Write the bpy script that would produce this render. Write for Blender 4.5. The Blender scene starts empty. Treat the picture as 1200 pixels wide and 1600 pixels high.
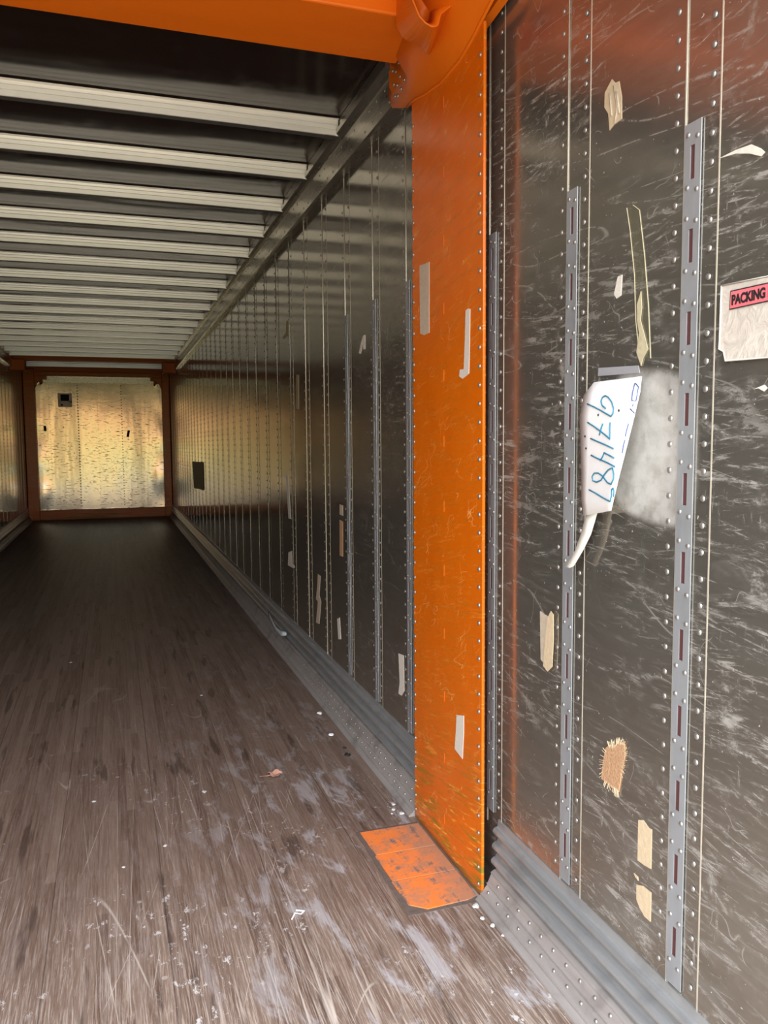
import bpy, math, random
from mathutils import Vector, Matrix
random.seed(7)
SC = bpy.context.scene
COL = SC.collection
# ------------------------------------------------------------------ camera
YAW, PITCH, ROLL = 0.3219, 0.0846, -0.0075
f_ = Vector((math.sin(YAW)*math.cos(PITCH), math.cos(YAW)*math.cos(PITCH), -math.sin(PITCH)))
r_ = Vector((math.cos(YAW), -math.sin(YAW), 0)); u_ = r_.cross(f_)
r2 = r_*math.cos(ROLL) + u_*math.sin(ROLL); u2 = -r_*math.sin(ROLL) + u_*math.cos(ROLL)
cd = bpy.data.cameras.new('camera'); cam = bpy.data.objects.new('camera', cd); COL.objects.link(cam)
cam.matrix_world = Matrix(((r2.x, u2.x, -f_.x, 0.2114), (r2.y, u2.y, -f_.y, 0.0), (r2.z, u2.z, -f_.z, 1.3428), (0, 0, 0, 1)))
cd.sensor_fit = 'VERTICAL'; cd.sensor_height = 36; cd.lens = 1266.0*36/1600
cd.clip_start = 0.02; cd.clip_end = 200
SC.camera = cam
# ------------------------------------------------------------------ colour management, exposure
SC.view_settings.view_transform = 'Standard'; SC.view_settings.look = 'None'
SC.view_settings.gamma = 1; SC.view_settings.use_curve_mapping = False
SC.view_settings.exposure = EXPO = 0.4
SC.cycles.max_bounces = 14; SC.cycles.diffuse_bounces = 6; SC.cycles.glossy_bounces = 8
SC.cycles.sample_clamp_indirect = 6
SC.cycles.caustics_reflective = True
SC.cycles.blur_glossy = 0.5
# ------------------------------------------------------------------ node helper
class NT:
    def __init__(s, tree): s.t = tree; s.n = tree.nodes; s.l = tree.links
    def put(s, sock, v):
        if v is None: return
        if hasattr(v, 'is_linked') or isinstance(v, bpy.types.NodeSocket): s.l.new(v, sock)
        else:
            if isinstance(v, (tuple, list)) and len(v) == 3 and sock.type == 'RGBA': v = (*v, 1)
            sock.default_value = v
    def add(s, kind, props=None, **ins):
        nd = s.n.new(kind)
        for k, v in (props or {}).items(): setattr(nd, k, v)
        for k, v in ins.items():
            key = k.replace('_', ' ')
            s.put(nd.inputs[int(k[1:])] if k[0] == 'i' and k[1:].isdigit() else nd.inputs[key], v)
        return nd
    def math(s, op, a, b=None, clamp=False):
        nd = s.n.new('ShaderNodeMath'); nd.operation = op; nd.use_clamp = clamp
        s.put(nd.inputs[0], a); s.put(nd.inputs[1], b); return nd.outputs[0]
    def pos(s, scale=(1, 1, 1), rot=(0, 0, 0), loc=(0, 0, 0)):
        g = s.n.new('ShaderNodeNewGeometry')       # world position: the trailer does not move
        m = s.n.new('ShaderNodeMapping'); m.inputs['Scale'].default_value = scale; m.inputs['Rotation'].default_value = rot
        m.inputs['Location'].default_value = loc
        if any(rot): m.vector_type = 'TEXTURE'; m.inputs['Scale'].default_value = tuple(1/x for x in scale)   # turn first, then stretch
        s.l.new(g.outputs['Position'], m.inputs['Vector']); return m.outputs['Vector']
    def noise(s, vec, scale=1, detail=4, rough=.55, dist=0):
        return s.add('ShaderNodeTexNoise', Vector=vec, Scale=scale, Detail=detail, Roughness=rough, Distortion=dist).outputs['Fac']
    def step(s, v, a, b, lo=0, hi=1):
        nd = s.add('ShaderNodeMapRange', {'interpolation_type': 'SMOOTHSTEP'}, Value=v)
        nd.inputs['From Min'].default_value = a; nd.inputs['From Max'].default_value = b
        nd.inputs['To Min'].default_value = lo; nd.inputs['To Max'].default_value = hi
        return nd.outputs['Result']
    def line(s, v, w, c=.5):                        # thin wandering line where a noise crosses c
        return s.step(s.math('ABSOLUTE', s.math('SUBTRACT', v, c)), 0, w, 1, 0)
    def mix(s, fac, a, b):
        nd = s.n.new('ShaderNodeMix'); nd.data_type = 'RGBA'
        s.put(nd.inputs[0], fac); s.put(nd.inputs[6], a); s.put(nd.inputs[7], b); return nd.outputs[2]
    def mixf(s, fac, a, b):
        nd = s.n.new('ShaderNodeMix'); nd.data_type = 'FLOAT'
        s.put(nd.inputs[0], fac); s.put(nd.inputs[2], a); s.put(nd.inputs[3], b); return nd.outputs[0]
    def bump(s, h, strength=.3, dist=.01):
        return s.add('ShaderNodeBump', Height=h, Strength=strength, Distance=dist).outputs['Normal']
# ------------------------------------------------------------------ daylight outside the open rear doors
W = bpy.data.worlds.new('world'); SC.world = W; W.use_nodes = True
w = NT(W.node_tree); w.n.clear()
tc = w.add('ShaderNodeTexCoord').outputs['Generated']
sx = w.add('ShaderNodeSeparateXYZ', Vector=tc)
wn = w.noise(w.add('ShaderNodeMapping', Vector=tc, Scale=(26, 26, 3)).outputs[0], 1, 3)
zz = w.math('ADD', sx.outputs['Z'], w.math('MULTIPLY', w.math('SUBTRACT', wn, .5), .05))
rp = w.n.new('ShaderNodeValToRGB'); w.l.new(w.math('ADD', w.math('MULTIPLY', zz, .5), .5), rp.inputs[0])
e = rp.color_ramp; e.interpolation = 'LINEAR'
stops = [(-1, (1.3, 1.24, 1.15)), (-.30, (1.9, 1.8, 1.62)), (-.10, (1.0, .95, .72)), (-.045, (.66, .68, .27)), (-.012, (.80, .78, .25)),
         (.004, (.98, .50, .24)), (.045, (1.05, .55, .30)), (.075, (.8, .72, .5)), (.16, (3.6, 3.7, 3.7)), (.4, (5.0, 5.2, 5.4)), (1, (4.6, 5.1, 5.6))]
while len(e.elements) < len(stops): e.elements.new(.5)
for el, (z, c) in zip(e.elements, stops): el.position = z*.5+.5; el.color = (*c, 1)
bgn = w.add('ShaderNodeBackground', Color=rp.outputs[0], Strength=1.6)
w.l.new(bgn.outputs[0], w.add('ShaderNodeOutputWorld').inputs[0])
pd = bpy.data.lights.new('door_opening_daylight', 'AREA'); pd.shape = 'RECTANGLE'; pd.size = 2.5; pd.size_y = 2.72
pd.cycles.is_portal = True
po = bpy.data.objects.new('door_opening_daylight', pd); COL.objects.link(po)
po.location = (0, .31, 1.36); po.rotation_euler = (math.radians(90), 0, 0)   # faces into the trailer (+Y)
po.rotation_euler = Vector((0, 1, 0)).to_track_quat('-Z', 'Z').to_euler()
D = {"hous_out":[[1.054,2.36,2.688],[1.05,2.36,2.616],[1.05,2.36,2.571],[1.07,2.36,2.538],[1.11,2.36,2.529],[1.13,2.36,2.524],[1.147,2.36,2.501],[1.23,2.36,2.605],[1.236,2.36,2.654],[1.236,2.36,2.718]],"hous_in":[[1.016,2.16,2.58],[1.025,2.16,2.54],[1.044,2.16,2.501],[1.062,2.16,2.486],[1.081,2.16,2.479],[1.098,2.16,2.485],[1.106,2.16,2.516],[1.14,2.16,2.545],[1.144,2.16,2.567],[1.144,2.16,2.601]],"tag":[[[1.235,1.582,1.475],[1.236,1.552,1.475],[1.237,1.523,1.475],[1.238,1.495,1.475],[1.238,1.468,1.475],[1.239,1.442,1.475],[1.24,1.416,1.475]],[[1.235,1.623,1.448],[1.233,1.582,1.447],[1.231,1.542,1.446],[1.228,1.503,1.445],[1.226,1.466,1.444],[1.224,1.431,1.443],[1.222,1.396,1.442]],[[1.23,1.63,1.402],[1.226,1.587,1.399],[1.222,1.545,1.397],[1.218,1.504,1.394],[1.213,1.466,1.392],[1.209,1.428,1.389],[1.205,1.392,1.387]],[[1.228,1.623,1.343],[1.223,1.583,1.341],[1.217,1.544,1.338],[1.212,1.506,1.336],[1.206,1.469,1.334],[1.201,1.434,1.332],[1.195,1.4,1.33]],[[1.228,1.618,1.27],[1.222,1.583,1.269],[1.215,1.548,1.268],[1.209,1.515,1.267],[1.203,1.482,1.266],[1.196,1.45,1.265],[1.19,1.419,1.264]],[[1.228,1.617,1.212],[1.222,1.585,1.213],[1.215,1.554,1.214],[1.209,1.523,1.215],[1.203,1.493,1.216],[1.196,1.464,1.216],[1.19,1.436,1.217]],[[1.23,1.609,1.174],[1.224,1.581,1.178],[1.218,1.553,1.183],[1.212,1.527,1.187],[1.207,1.5,1.191],[1.201,1.475,1.195],[1.195,1.449,1.199]]],"ink":[[[1.229,1.599,1.428],[1.225,1.567,1.42],[1.222,1.536,1.411],[1.217,1.505,1.402],[1.214,1.484,1.396],[1.215,1.478,1.402],[1.218,1.481,1.413],[1.222,1.494,1.427],[1.225,1.512,1.438],[1.227,1.526,1.442],[1.227,1.536,1.439],[1.225,1.539,1.431],[1.223,1.531,1.421],[1.22,1.513,1.414]],[[1.223,1.587,1.386],[1.219,1.557,1.377],[1.215,1.525,1.366],[1.21,1.496,1.356],[1.207,1.477,1.348],[1.209,1.48,1.36],[1.21,1.482,1.371],[1.212,1.484,1.383]],[[1.215,1.516,1.381],[1.215,1.522,1.37],[1.214,1.527,1.357]],[[1.219,1.568,1.35],[1.215,1.538,1.344],[1.208,1.494,1.336],[1.202,1.456,1.328]],[[1.217,1.562,1.313],[1.211,1.526,1.306],[1.203,1.481,1.299],[1.196,1.441,1.291]],[[1.209,1.514,1.302],[1.208,1.503,1.311],[1.207,1.497,1.319]],[[1.207,1.497,1.319],[1.204,1.477,1.315],[1.199,1.449,1.309]],[[1.197,1.451,1.288],[1.194,1.441,1.276],[1.192,1.439,1.265],[1.194,1.45,1.254],[1.198,1.47,1.257],[1.204,1.498,1.27],[1.209,1.521,1.275],[1.212,1.541,1.274],[1.214,1.552,1.266],[1.214,1.549,1.257],[1.209,1.527,1.255],[1.205,1.504,1.26],[1.202,1.487,1.273],[1.2,1.471,1.283],[1.197,1.453,1.288]],[[1.217,1.568,1.236],[1.21,1.533,1.231],[1.201,1.492,1.224],[1.191,1.448,1.218],[1.191,1.443,1.232],[1.192,1.445,1.243],[1.191,1.438,1.247],[1.189,1.432,1.241],[1.189,1.433,1.229]]],"ink2":[[[1.231,1.424,1.461],[1.226,1.407,1.453],[1.214,1.398,1.424],[1.216,1.415,1.426],[1.22,1.419,1.441],[1.231,1.427,1.461]],[[1.211,1.413,1.409],[1.206,1.391,1.399]],[[1.203,1.406,1.379],[1.2,1.409,1.362],[1.199,1.41,1.353]],[[1.197,1.409,1.346],[1.195,1.411,1.333],[1.194,1.413,1.319]],[[1.213,1.406,1.418],[1.212,1.406,1.413]]],"dots":[[1.214,1.456,1.407],[1.22,1.541,1.401],[1.223,1.597,1.355],[1.221,1.589,1.328]],"strap":[[[1.601,1.179],[1.613,1.138],[1.631,1.094],[1.66,1.057],[1.663,1.049]],[[1.562,1.186],[1.581,1.134],[1.604,1.097],[1.638,1.054],[1.649,1.048]]],"gray":[[1.594,1.508],[1.448,1.5],[1.443,1.484],[1.596,1.49]],"env":[[1.205,1.618],[1.081,1.613],[1.075,1.48],[1.19,1.484],[1.195,1.501],[1.207,1.507],[1.206,1.524]],"pack":[[1.18,1.604],[1.08,1.602],[1.079,1.573],[1.182,1.573]],"packtext":[[1.173,1.578],[1.108,1.575],[1.174,1.599]],"rip1":[[1.845,0.904],[1.825,0.9],[1.789,0.897],[1.79,0.774],[1.819,0.77],[1.839,0.778]],"rip1b":[[1.781,0.917],[1.768,0.911],[1.767,0.846],[1.772,0.776],[1.794,0.758],[1.817,0.767],[1.808,0.837],[1.797,0.897]],"fuzz":[[1.54,0.649],[1.523,0.663],[1.506,0.666],[1.492,0.681],[1.471,0.683],[1.468,0.658],[1.478,0.618],[1.489,0.566],[1.52,0.567],[1.556,0.571],[1.549,0.613]],"ply1":[[1.418,0.534],[1.401,0.541],[1.383,0.533],[1.372,0.534],[1.372,0.448],[1.393,0.445],[1.418,0.444]],"ply1s":[[1.43,0.409],[1.416,0.408],[1.414,0.4],[1.425,0.403]],"ply2":[[1.42,0.388],[1.398,0.397],[1.37,0.397],[1.37,0.333],[1.39,0.333],[1.408,0.343],[1.419,0.355]],"topt":[[1.559,2.117],[1.547,2.104],[1.533,2.102],[1.523,2.068],[1.521,2.021],[1.549,2.019],[1.565,2.013],[1.571,2.05],[1.586,2.069],[1.585,2.099]],"wht":[[1.526,1.696],[1.51,1.697],[1.513,1.654],[1.529,1.65],[1.539,1.661]],"edgechip":[[1.225,1.844],[1.184,1.845],[1.147,1.842],[1.125,1.828],[1.116,1.819],[1.124,1.815],[1.15,1.828],[1.184,1.839]],"edgechip2":[[1.125,1.43],[1.101,1.436],[1.094,1.43],[1.101,1.425],[1.114,1.431]],"blotch":[[1.159,1.9],[1.114,1.898],[1.112,1.869],[1.155,1.875]],"longtape":[[[1.498,1.832],[1.485,1.783],[1.467,1.687],[1.46,1.595],[1.444,1.514]],[[1.476,1.832],[1.454,1.816],[1.434,1.719],[1.418,1.614],[1.408,1.511]]],"longtape_crud":[[1.442,1.65],[1.454,1.626],[1.453,1.594],[1.445,1.566],[1.453,1.528],[1.437,1.498],[1.431,1.513],[1.415,1.53],[1.43,1.565],[1.442,1.592],[1.438,1.617]],"posta":[[2.569,1.93],[2.516,1.925],[2.482,1.924],[2.484,1.699],[2.53,1.697],[2.565,1.707]],"postb":[[2.197,1.726],[2.179,1.729],[2.166,1.725],[2.17,1.622],[2.174,1.542],[2.22,1.531],[2.243,1.54],[2.238,1.56],[2.21,1.558],[2.202,1.644]],"postc":[[2.262,0.499],[2.208,0.514],[2.208,0.46],[2.218,0.374],[2.247,0.38],[2.277,0.385],[2.267,0.451]],"in_a":[[2.959,0.517],[2.899,0.524],[2.894,0.383],[2.924,0.357],[2.962,0.353],[2.946,0.404]],"in_b":[[3.884,0.465],[3.835,0.481],[3.816,0.376],[3.865,0.365]],"in_c1":[[3.809,1.048],[3.751,1.046],[3.753,0.996],[3.812,0.997]],"in_c":[[3.813,0.972],[3.755,0.968],[3.762,0.796],[3.821,0.794]],"in_d":[[5.095,1.147],[5.035,1.149],[4.961,0.876],[5.039,0.874]],"in_e":[[4.744,1.752],[4.675,1.742],[4.69,1.543],[4.76,1.55]],"in_f":[[4.276,0.633],[4.219,0.631],[4.254,0.52],[4.213,0.492],[4.264,0.358],[4.338,0.35],[4.286,0.479],[4.33,0.485],[4.295,0.566]],"in_g":[[3.46,1.738],[3.429,1.779],[3.39,1.807],[3.362,1.806],[3.364,1.745],[3.392,1.748],[3.4,1.779],[3.431,1.733]],"in_h":[[4.992,2.103],[4.936,2.087],[4.943,2.004],[5.1,2.0],[5.119,2.014],[5.018,2.029]],"in_i":[[5.057,0.655],[4.958,0.675],[4.945,0.6],[4.871,0.587],[4.909,0.573],[5.084,0.568]],"dark":[[11.453,1.113],[10.039,1.132],[10.05,0.789],[10.671,0.773],[11.28,0.751]],"strip":[[1.235,4.627,0.264],[1.235,4.594,0.24],[1.235,4.48,0.228],[1.235,4.323,0.228],[1.235,4.176,0.242],[1.235,4.063,0.266],[1.235,4.176,0.228],[1.235,4.356,0.199],[1.235,4.515,0.19],[1.235,4.614,0.205]]}
# ------------------------------------------------------------------ materials
def newmat(name):
    m = bpy.data.materials.new(name); m.use_nodes = True; t = NT(m.node_tree); t.n.clear(); return m, t
def finish(t, **ins):
    b = t.add('ShaderNodeBsdfPrincipled', None, **ins)
    t.l.new(b.outputs[0], t.add('ShaderNodeOutputMaterial').inputs[0]); return b
def simple(name, col, rough=.5, metal=0, bump=None, var=.12, vs=60, **kw):
    m, t = newmat(name)
    n = t.noise(t.pos(), vs, 3)
    c = t.mix(n, tuple(x*(1-var) for x in col), tuple(min(1, x*(1+var)) for x in col))
    ins = dict(Base_Color=c, Roughness=rough, Metallic=metal, **kw)
    if bump: ins['Normal'] = t.bump(n, bump, .003)
    finish(t, **ins); return m

def wall_mat():
    m, t = newmat('scuffed_steel_skin')
    R = math.radians
    blot = t.noise(t.pos((1, .9, 1.3)), 2.2, 4)
    pz = t.add('ShaderNodeSeparateXYZ', Vector=t.add('ShaderNodeNewGeometry').outputs['Position'])
    nearer = t.step(pz.outputs['Y'], 1.0, 5.0, 1, .22)
    brk = t.step(t.noise(t.pos((1, 22, 60)), 1.0, 5, .75), .36, .58)
    big = t.step(t.noise(t.pos((1, 2.2, 2.6), loc=(0, 4, 2)), 1.0, 3, .6), .40, .60, .12, 1)
    def rubs(sy, sz, deg, lo, hi_, loc=(0, 0, 0)):
        return t.step(t.noise(t.pos((1, sy, sz), (R(deg), 0, 0), loc), 1.0, 5, .68), lo, hi_)
    rub = t.math('MAXIMUM', rubs(5, 60, 3, .54, .66), t.math('MULTIPLY', rubs(9, 130, -9, .55, .68, (0, 3, 3)), .9))
    rub = t.math('MAXIMUM', rub, t.math('MULTIPLY', rubs(12, 150, 12, .57, .68, (0, 6, 3)), .8))
    rub = t.math('MAXIMUM', rub, t.math('MULTIPLY', rubs(70, 7, 1, .60, .72, (0, 9, 3)), .8))
    rub = t.math('MULTIPLY', t.math('MULTIPLY', rub, brk), big)
    smear = t.math('MULTIPLY', t.step(t.noise(t.pos((1, 6, 16), (R(8), 0, 0)), 1.0, 6, .7, .5), .55, .70), t.math('MULTIPLY', brk, big))
    smear2 = t.math('MULTIPLY', t.step(t.noise(t.pos((1, 16, 7), loc=(0, 2, 5)), 1.0, 6, .72, .3), .58, .72), t.math('MULTIPLY', brk, big))
    long_ = t.math('MULTIPLY', t.line(t.noise(t.pos((1, 1.3, 9), (R(7), 0, 0), (0, 1, 1)), 1.0, 1), .010), t.step(brk, .2, .9))
    scr = t.math('MULTIPLY', t.line(t.noise(t.pos((1, 5, 5), loc=(0, 7, 1)), 1.0, 2), .005), t.step(t.noise(t.pos(), 9, 2), .52, .6))
    specks = t.step(t.noise(t.pos(), 95, 2), .71, .77)
    m1 = t.math('MAXIMUM', t.math('MULTIPLY', rub, .52), t.math('MULTIPLY', t.math('MAXIMUM', smear, smear2), .50))
    m1 = t.math('MAXIMUM', m1, t.math('MULTIPLY', t.math('MAXIMUM', long_, scr), .30))
    m1 = t.math('MAXIMUM', m1, t.math('MULTIPLY', specks, .7))
    m1 = t.math('MULTIPLY', m1, nearer)
    # blurred reflection of the paper tag, painted pale into the wall colour
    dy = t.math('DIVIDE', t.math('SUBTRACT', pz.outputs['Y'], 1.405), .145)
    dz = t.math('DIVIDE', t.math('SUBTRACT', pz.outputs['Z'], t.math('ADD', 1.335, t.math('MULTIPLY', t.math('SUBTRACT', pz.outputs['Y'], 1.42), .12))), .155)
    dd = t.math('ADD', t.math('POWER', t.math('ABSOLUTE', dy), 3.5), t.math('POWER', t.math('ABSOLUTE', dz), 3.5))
    tag_reflection = t.math('MULTIPLY', t.step(dd, .72, 1.25, 1, 0), t.step(t.noise(t.pos(), 24, 6, .75), .3, .62, .55, 1.0))
    tag_reflection = t.math('MULTIPLY', tag_reflection, t.step(pz.outputs['Y'], 1.24, 1.33, .25, 1))
    m1 = t.math('MAXIMUM', m1, t.math('MULTIPLY', tag_reflection, .66))
    base = t.mix(t.noise(t.pos((1, 3, 60)), 1.5, 3), (.31, .285, .245), (.42, .39, .34))
    rust = t.math('MULTIPLY', t.step(t.noise(t.pos((1, 6, 4), loc=(0, 3, 1)), 1.0, 5, .7), .60, .75), .55)
    base = t.mix(t.math('MULTIPLY', rust, nearer), base, (.24, .15, .08))
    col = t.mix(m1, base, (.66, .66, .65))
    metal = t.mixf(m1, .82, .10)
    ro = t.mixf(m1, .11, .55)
    ro = t.math('ADD', ro, t.math('MULTIPLY', t.math('MULTIPLY', t.step(blot, .35, .7), .14), nearer))
    h = t.noise(t.pos((1, 1.6, 1.1)), 1.1, 1)
    finish(t, Base_Color=col, Metallic=metal, Roughness=ro, Normal=t.bump(h, .15, .010))
    return m
def alu(name, ca, cb, rough, metal=.85, along='Y', grime=.5, bmp=.12):
    m, t = newmat(name)
    sc = {'Y': (30, 2.2, 30), 'Z': (30, 30, 3), 'X': (2.2, 30, 30)}[along]
    n = t.noise(t.pos(sc), 1.5, 5, .65); bl = t.noise(t.pos(), 9, 4)
    c = t.mix(n, ca, cb)
    g = t.math('MULTIPLY', t.step(bl, .5, .72), grime)
    c = t.mix(g, c, tuple(x*.55 for x in ca))
    finish(t, Base_Color=c, Metallic=metal, Roughness=t.mixf(n, rough-.08, rough+.14), Normal=t.bump(n, bmp, .003))
    return m
def orange(name, dirt=1.0, rough=.34):
    m, t = newmat(name)
    g = t.add('ShaderNodeSeparateXYZ', Vector=t.add('ShaderNodeNewGeometry').outputs['Position'])
    base = t.mix(t.noise(t.pos((1, 5, 2)), 2, 4), (.62, .115, .002), (.72, .155, .004))
    s1 = t.line(t.noise(t.pos((1, 4, 13), (math.radians(-20), 0, 0)), 1.4, 1), .0060)
    s2 = t.line(t.noise(t.pos((1, 6, 17), (math.radians(-32), 0, 0), (0, 5, 2)), 1.4, 1), .0060)
    s3 = t.line(t.noise(t.pos((1, 15, 6), (math.radians(15), 0, 0), (0, 5, 9)), 1.2, 1), .004)
    brk = t.step(t.noise(t.pos(), 11, 2), .52, .6)
    sc = t.math('MULTIPLY', t.math('MAXIMUM', s1, t.math('MAXIMUM', s2, s3)), brk)
    low = t.step(g.outputs['Z'], 0.03, .5, 1, .16)
    c = t.mix(t.math('MULTIPLY', sc, .5*dirt, True), base, (.95, .50, .16))
    k = t.math('MULTIPLY', t.step(t.noise(t.pos((1, 5, 48), (math.radians(-7), 0, 0)), 1.3, 5, .7), .47, .64), t.math('MULTIPLY', low, .8*dirt), True)
    c = t.mix(k, c, (.24, .16, .015))
    kb = t.math('MULTIPLY', t.step(t.noise(t.pos((1, 7, 70), (math.radians(-12), 0, 0), (0, 3, 3)), 1.2, 5, .7), .56, .66), t.math('MULTIPLY', low, .7*dirt), True)
    c = t.mix(kb, c, (.90, .48, .08))
    k2 = t.math('MULTIPLY', t.step(t.noise(t.pos((1, 14, 40), (math.radians(-15), 0, 0), (3, 1, 1)), 1.2, 4, .7), .66, .74), .55*dirt, True)
    c = t.mix(k2, c, (.24, .12, .02))
    rim = t.math('MULTIPLY', t.step(g.outputs['Z'], .004, .035, 1, 0), .8 if dirt > 1 else 0.0)
    c = t.mix(rim, c, (.16, .07, .03))
    finish(t, Base_Color=c, Roughness=t.mixf(k, rough, .6), Specular_IOR_Level=.32, Normal=t.bump(t.noise(t.pos((1, 3, 3)), 2, 2), .12, .01))
    return m
def floor_mat():
    m, t = newmat('worn_laminated_hardwood')
    g = t.add('ShaderNodeSeparateXYZ', Vector=t.add('ShaderNodeNewGeometry').outputs['Position'])
    X, Y = g.outputs['X'], g.outputs['Y']
    # 31 cm boards made of 3 cm laminations, all running down the trailer
    def cells(width, seed):
        idx = t.math('FLOOR', t.math('DIVIDE', X, width))
        wn_ = t.add('ShaderNodeTexWhiteNoise', {'noise_dimensions': '1D'}, W=t.math('ADD', idx, seed)).outputs['Value']
        fr = t.math('FRACT', t.math('DIVIDE', X, width)); return wn_, fr
    bw, bf = cells(.312, 3.3); lw, lf = cells(.031, 9.1)
    lseg = t.math('FLOOR', t.math('ADD', t.math('DIVIDE', Y, .9), t.math('MULTIPLY', lw, 7)))
    lseg2 = t.add('ShaderNodeTexWhiteNoise', {'noise_dimensions': '2D'}, Vector=t.add('ShaderNodeCombineXYZ', X=lseg, Y=t.math('FLOOR', t.math('DIVIDE', X, .031))).outputs[0]).outputs['Value']
    grain = t.noise(t.pos((75, 2.2, 1)), 1.5, 6, .7)
    base = t.mix(lseg2, (.118, .068, .048), (.205, .138, .106))
    base = t.mix(t.math('MULTIPLY', t.step(grain, .35, .7), .55), base, (.25, .19, .16))
    streak = t.noise(t.pos((105, 2.6, 1), (0, 0, math.radians(1.2))), 1.6, 6, .75)
    str2 = t.noise(t.pos((170, 5, 1), (0, 0, math.radians(-2.5))), 1.5, 5, .75)
    nr = t.step(Y, 1.0, 5.5, 1, .12)
    left = t.step(X, -.6, 1.1, 1, .55)
    pale = t.math('MULTIPLY', t.math('MAXIMUM', t.step(streak, .48, .64), t.math('MULTIPLY', t.step(str2, .50, .66), .9)), nr)
    door_light_fade = t.step(Y, 1.3, 2.8, 1, .26)  # daylight falloff painted in: pale streaks weaken away from the doors
    c = t.mix(t.math('MULTIPLY', t.math('MULTIPLY', pale, door_light_fade), .75), base, (.64, .54, .47))
    # thin drag scratches
    def scr(rot, sx_, sy_, loc, wd):
        return t.line(t.noise(t.pos((sx_, sy_, 1), (0, 0, math.radians(rot)), loc), 1.0, 0), wd)
    s = t.math('MAXIMUM', scr(3, 6, .22, (0, 0, 0), .0045), scr(-5, 5, .25, (5, 2, 0), .0035))
    s = t.math('MAXIMUM', s, scr(11, 4, .35, (1, 7, 0), .003))
    s = t.math('MAXIMUM', s, scr(-1.5, 11, .25, (8, 3, 0), .008))
    s = t.math('MAXIMUM', s, scr(-17, 3, .4, (3, 9, 0), .0022))
    sb = t.step(t.noise(t.pos((2, 1.2, 1), loc=(4, 4, 0)), 2.2, 2), .47, .6)
    c = t.mix(t.math('MULTIPLY', t.math('MULTIPLY', s, sb), t.math('MULTIPLY', nr, .6)), c, (.64, .56, .50))
    # chalky rubbed patches, mostly along the wheel path by the wall
    pn = t.noise(t.pos((7, 2.2, 1), (0, 0, math.radians(3))), 1.6, 6, .7, .4)
    wall_side = t.step(X, .15, .95, .1, 1)
    pk = t.math('MULTIPLY', t.math('MULTIPLY', t.step(pn, .51, .63), wall_side), t.step(Y, 2.0, 4.6, 1, .15))
    c = t.mix(t.math('MULTIPLY', pk, .6), c, (.50, .49, .52))
    fl = t.noise(t.pos((16, 9, 1), loc=(2, 2, 0)), 1.6, 5, .8)
    cl = t.step(t.noise(t.pos((2.2, 1.6, 1), loc=(7, 1, 0)), 1.2, 2), .50, .58)
    fk = t.math('MULTIPLY', t.math('MULTIPLY', t.step(fl, .585, .62), cl), t.step(Y, 1.8, 4.5, 1, 0))
    c = t.mix(t.math('MULTIPLY', fk, .75), c, (.66, .64, .63))
    dk = t.math('MULTIPLY', t.step(t.noise(t.pos((14, 1.6, 1), loc=(9, 1, 3)), 1.3, 4), .60, .68), .6)
    c = t.mix(dk, c, (.05, .032, .025))
    # screw heads
    vx = t.add('ShaderNodeTexVoronoi', Vector=t.pos((1, 1, 0)), Scale=4.6)
    dots = t.step(vx.outputs['Distance'], .030, .042, 1, 0)
    c = t.mix(t.math('MULTIPLY', dots, .65), c, (.42, .38, .34))
    seam = t.math('MAXIMUM', t.math('MULTIPLY', t.step(t.math('ABSOLUTE', t.math('SUBTRACT', bf, .5)), .493, .498), .7), t.math('MULTIPLY', t.step(t.math('ABSOLUTE', t.math('SUBTRACT', lf, .5)), .46, .495), .30))
    c = t.mix(t.math('MULTIPLY', seam, .8), c, (.035, .024, .02))
    h = t.math('ADD', t.math('MULTIPLY', grain, .5), t.math('MULTIPLY', t.math('SUBTRACT', 1.0, seam), .4))
    finish(t, Base_Color=c, Roughness=t.mixf(pale, .46, .62), Specular_IOR_Level=.4, Normal=t.bump(h, .35, .004))
    return m
def front_mat():
    m, t = newmat('dented_bright_front_panel')
    st = t.noise(t.pos((9, 1, 62), (0, math.radians(2), 0)), 1.0, 5, .72)
    st2 = t.noise(t.pos((14, 1, 34), (0, math.radians(50), 0), (3, 0, 0)), 1.0, 5, .7)
    g = t.add('ShaderNodeSeparateXYZ', Vector=t.add('ShaderNodeNewGeometry').outputs['Position'])
    mid = t.step(g.outputs['Z'], 1.1, 2.4, 1, .45)
    big = t.noise(t.pos((2.2, 1, 2.2)), 1.6, 2)
    k = t.math('MULTIPLY', t.math('MULTIPLY', t.math('MAXIMUM', t.step(st, .575, .62), t.step(st2, .63, .67)), mid), t.step(big, .33, .5))
    fine = t.math('MULTIPLY', t.step(t.noise(t.pos((40, 1, 90)), 1, 4, .7), .64, .72), .4)
    k = t.math('MAXIMUM', k, fine)
    c = t.mix(t.math('MULTIPLY', k, .85), (.62, .56, .44), (.07, .05, .03))
    h = t.add('ShaderNodeTexNoise', Vector=t.pos((4.5, 1, .8)), Scale=1.0, Detail=2).outputs['Fac']
    h2 = t.noise(t.pos((9, 1, 14)), 1, 3)
    hh = t.math('ADD', h, t.math('MULTIPLY', h2, .06))
    finish(t, Base_Color=c, Metallic=.95, Roughness=t.mixf(k, .16, .6), Normal=t.bump(hh, .28, .03))
    return m
def roof_mat():
    m, t = newmat('smooth_roof_sheet')
    n = t.noise(t.pos((3, 3, 1)), 1.6, 5, .7); n2 = t.noise(t.pos((.5, 3, 1)), 1, 2)
    c = t.mix(t.step(n, .52, .75), (.022, .013, .010), (.045, .034, .029))
    finish(t, Base_Color=c, Metallic=.08, Specular_IOR_Level=.38, Roughness=t.mixf(t.step(n, .5, .8), .14, .26), Normal=t.bump(n2, .3, .03))
    return m

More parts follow.
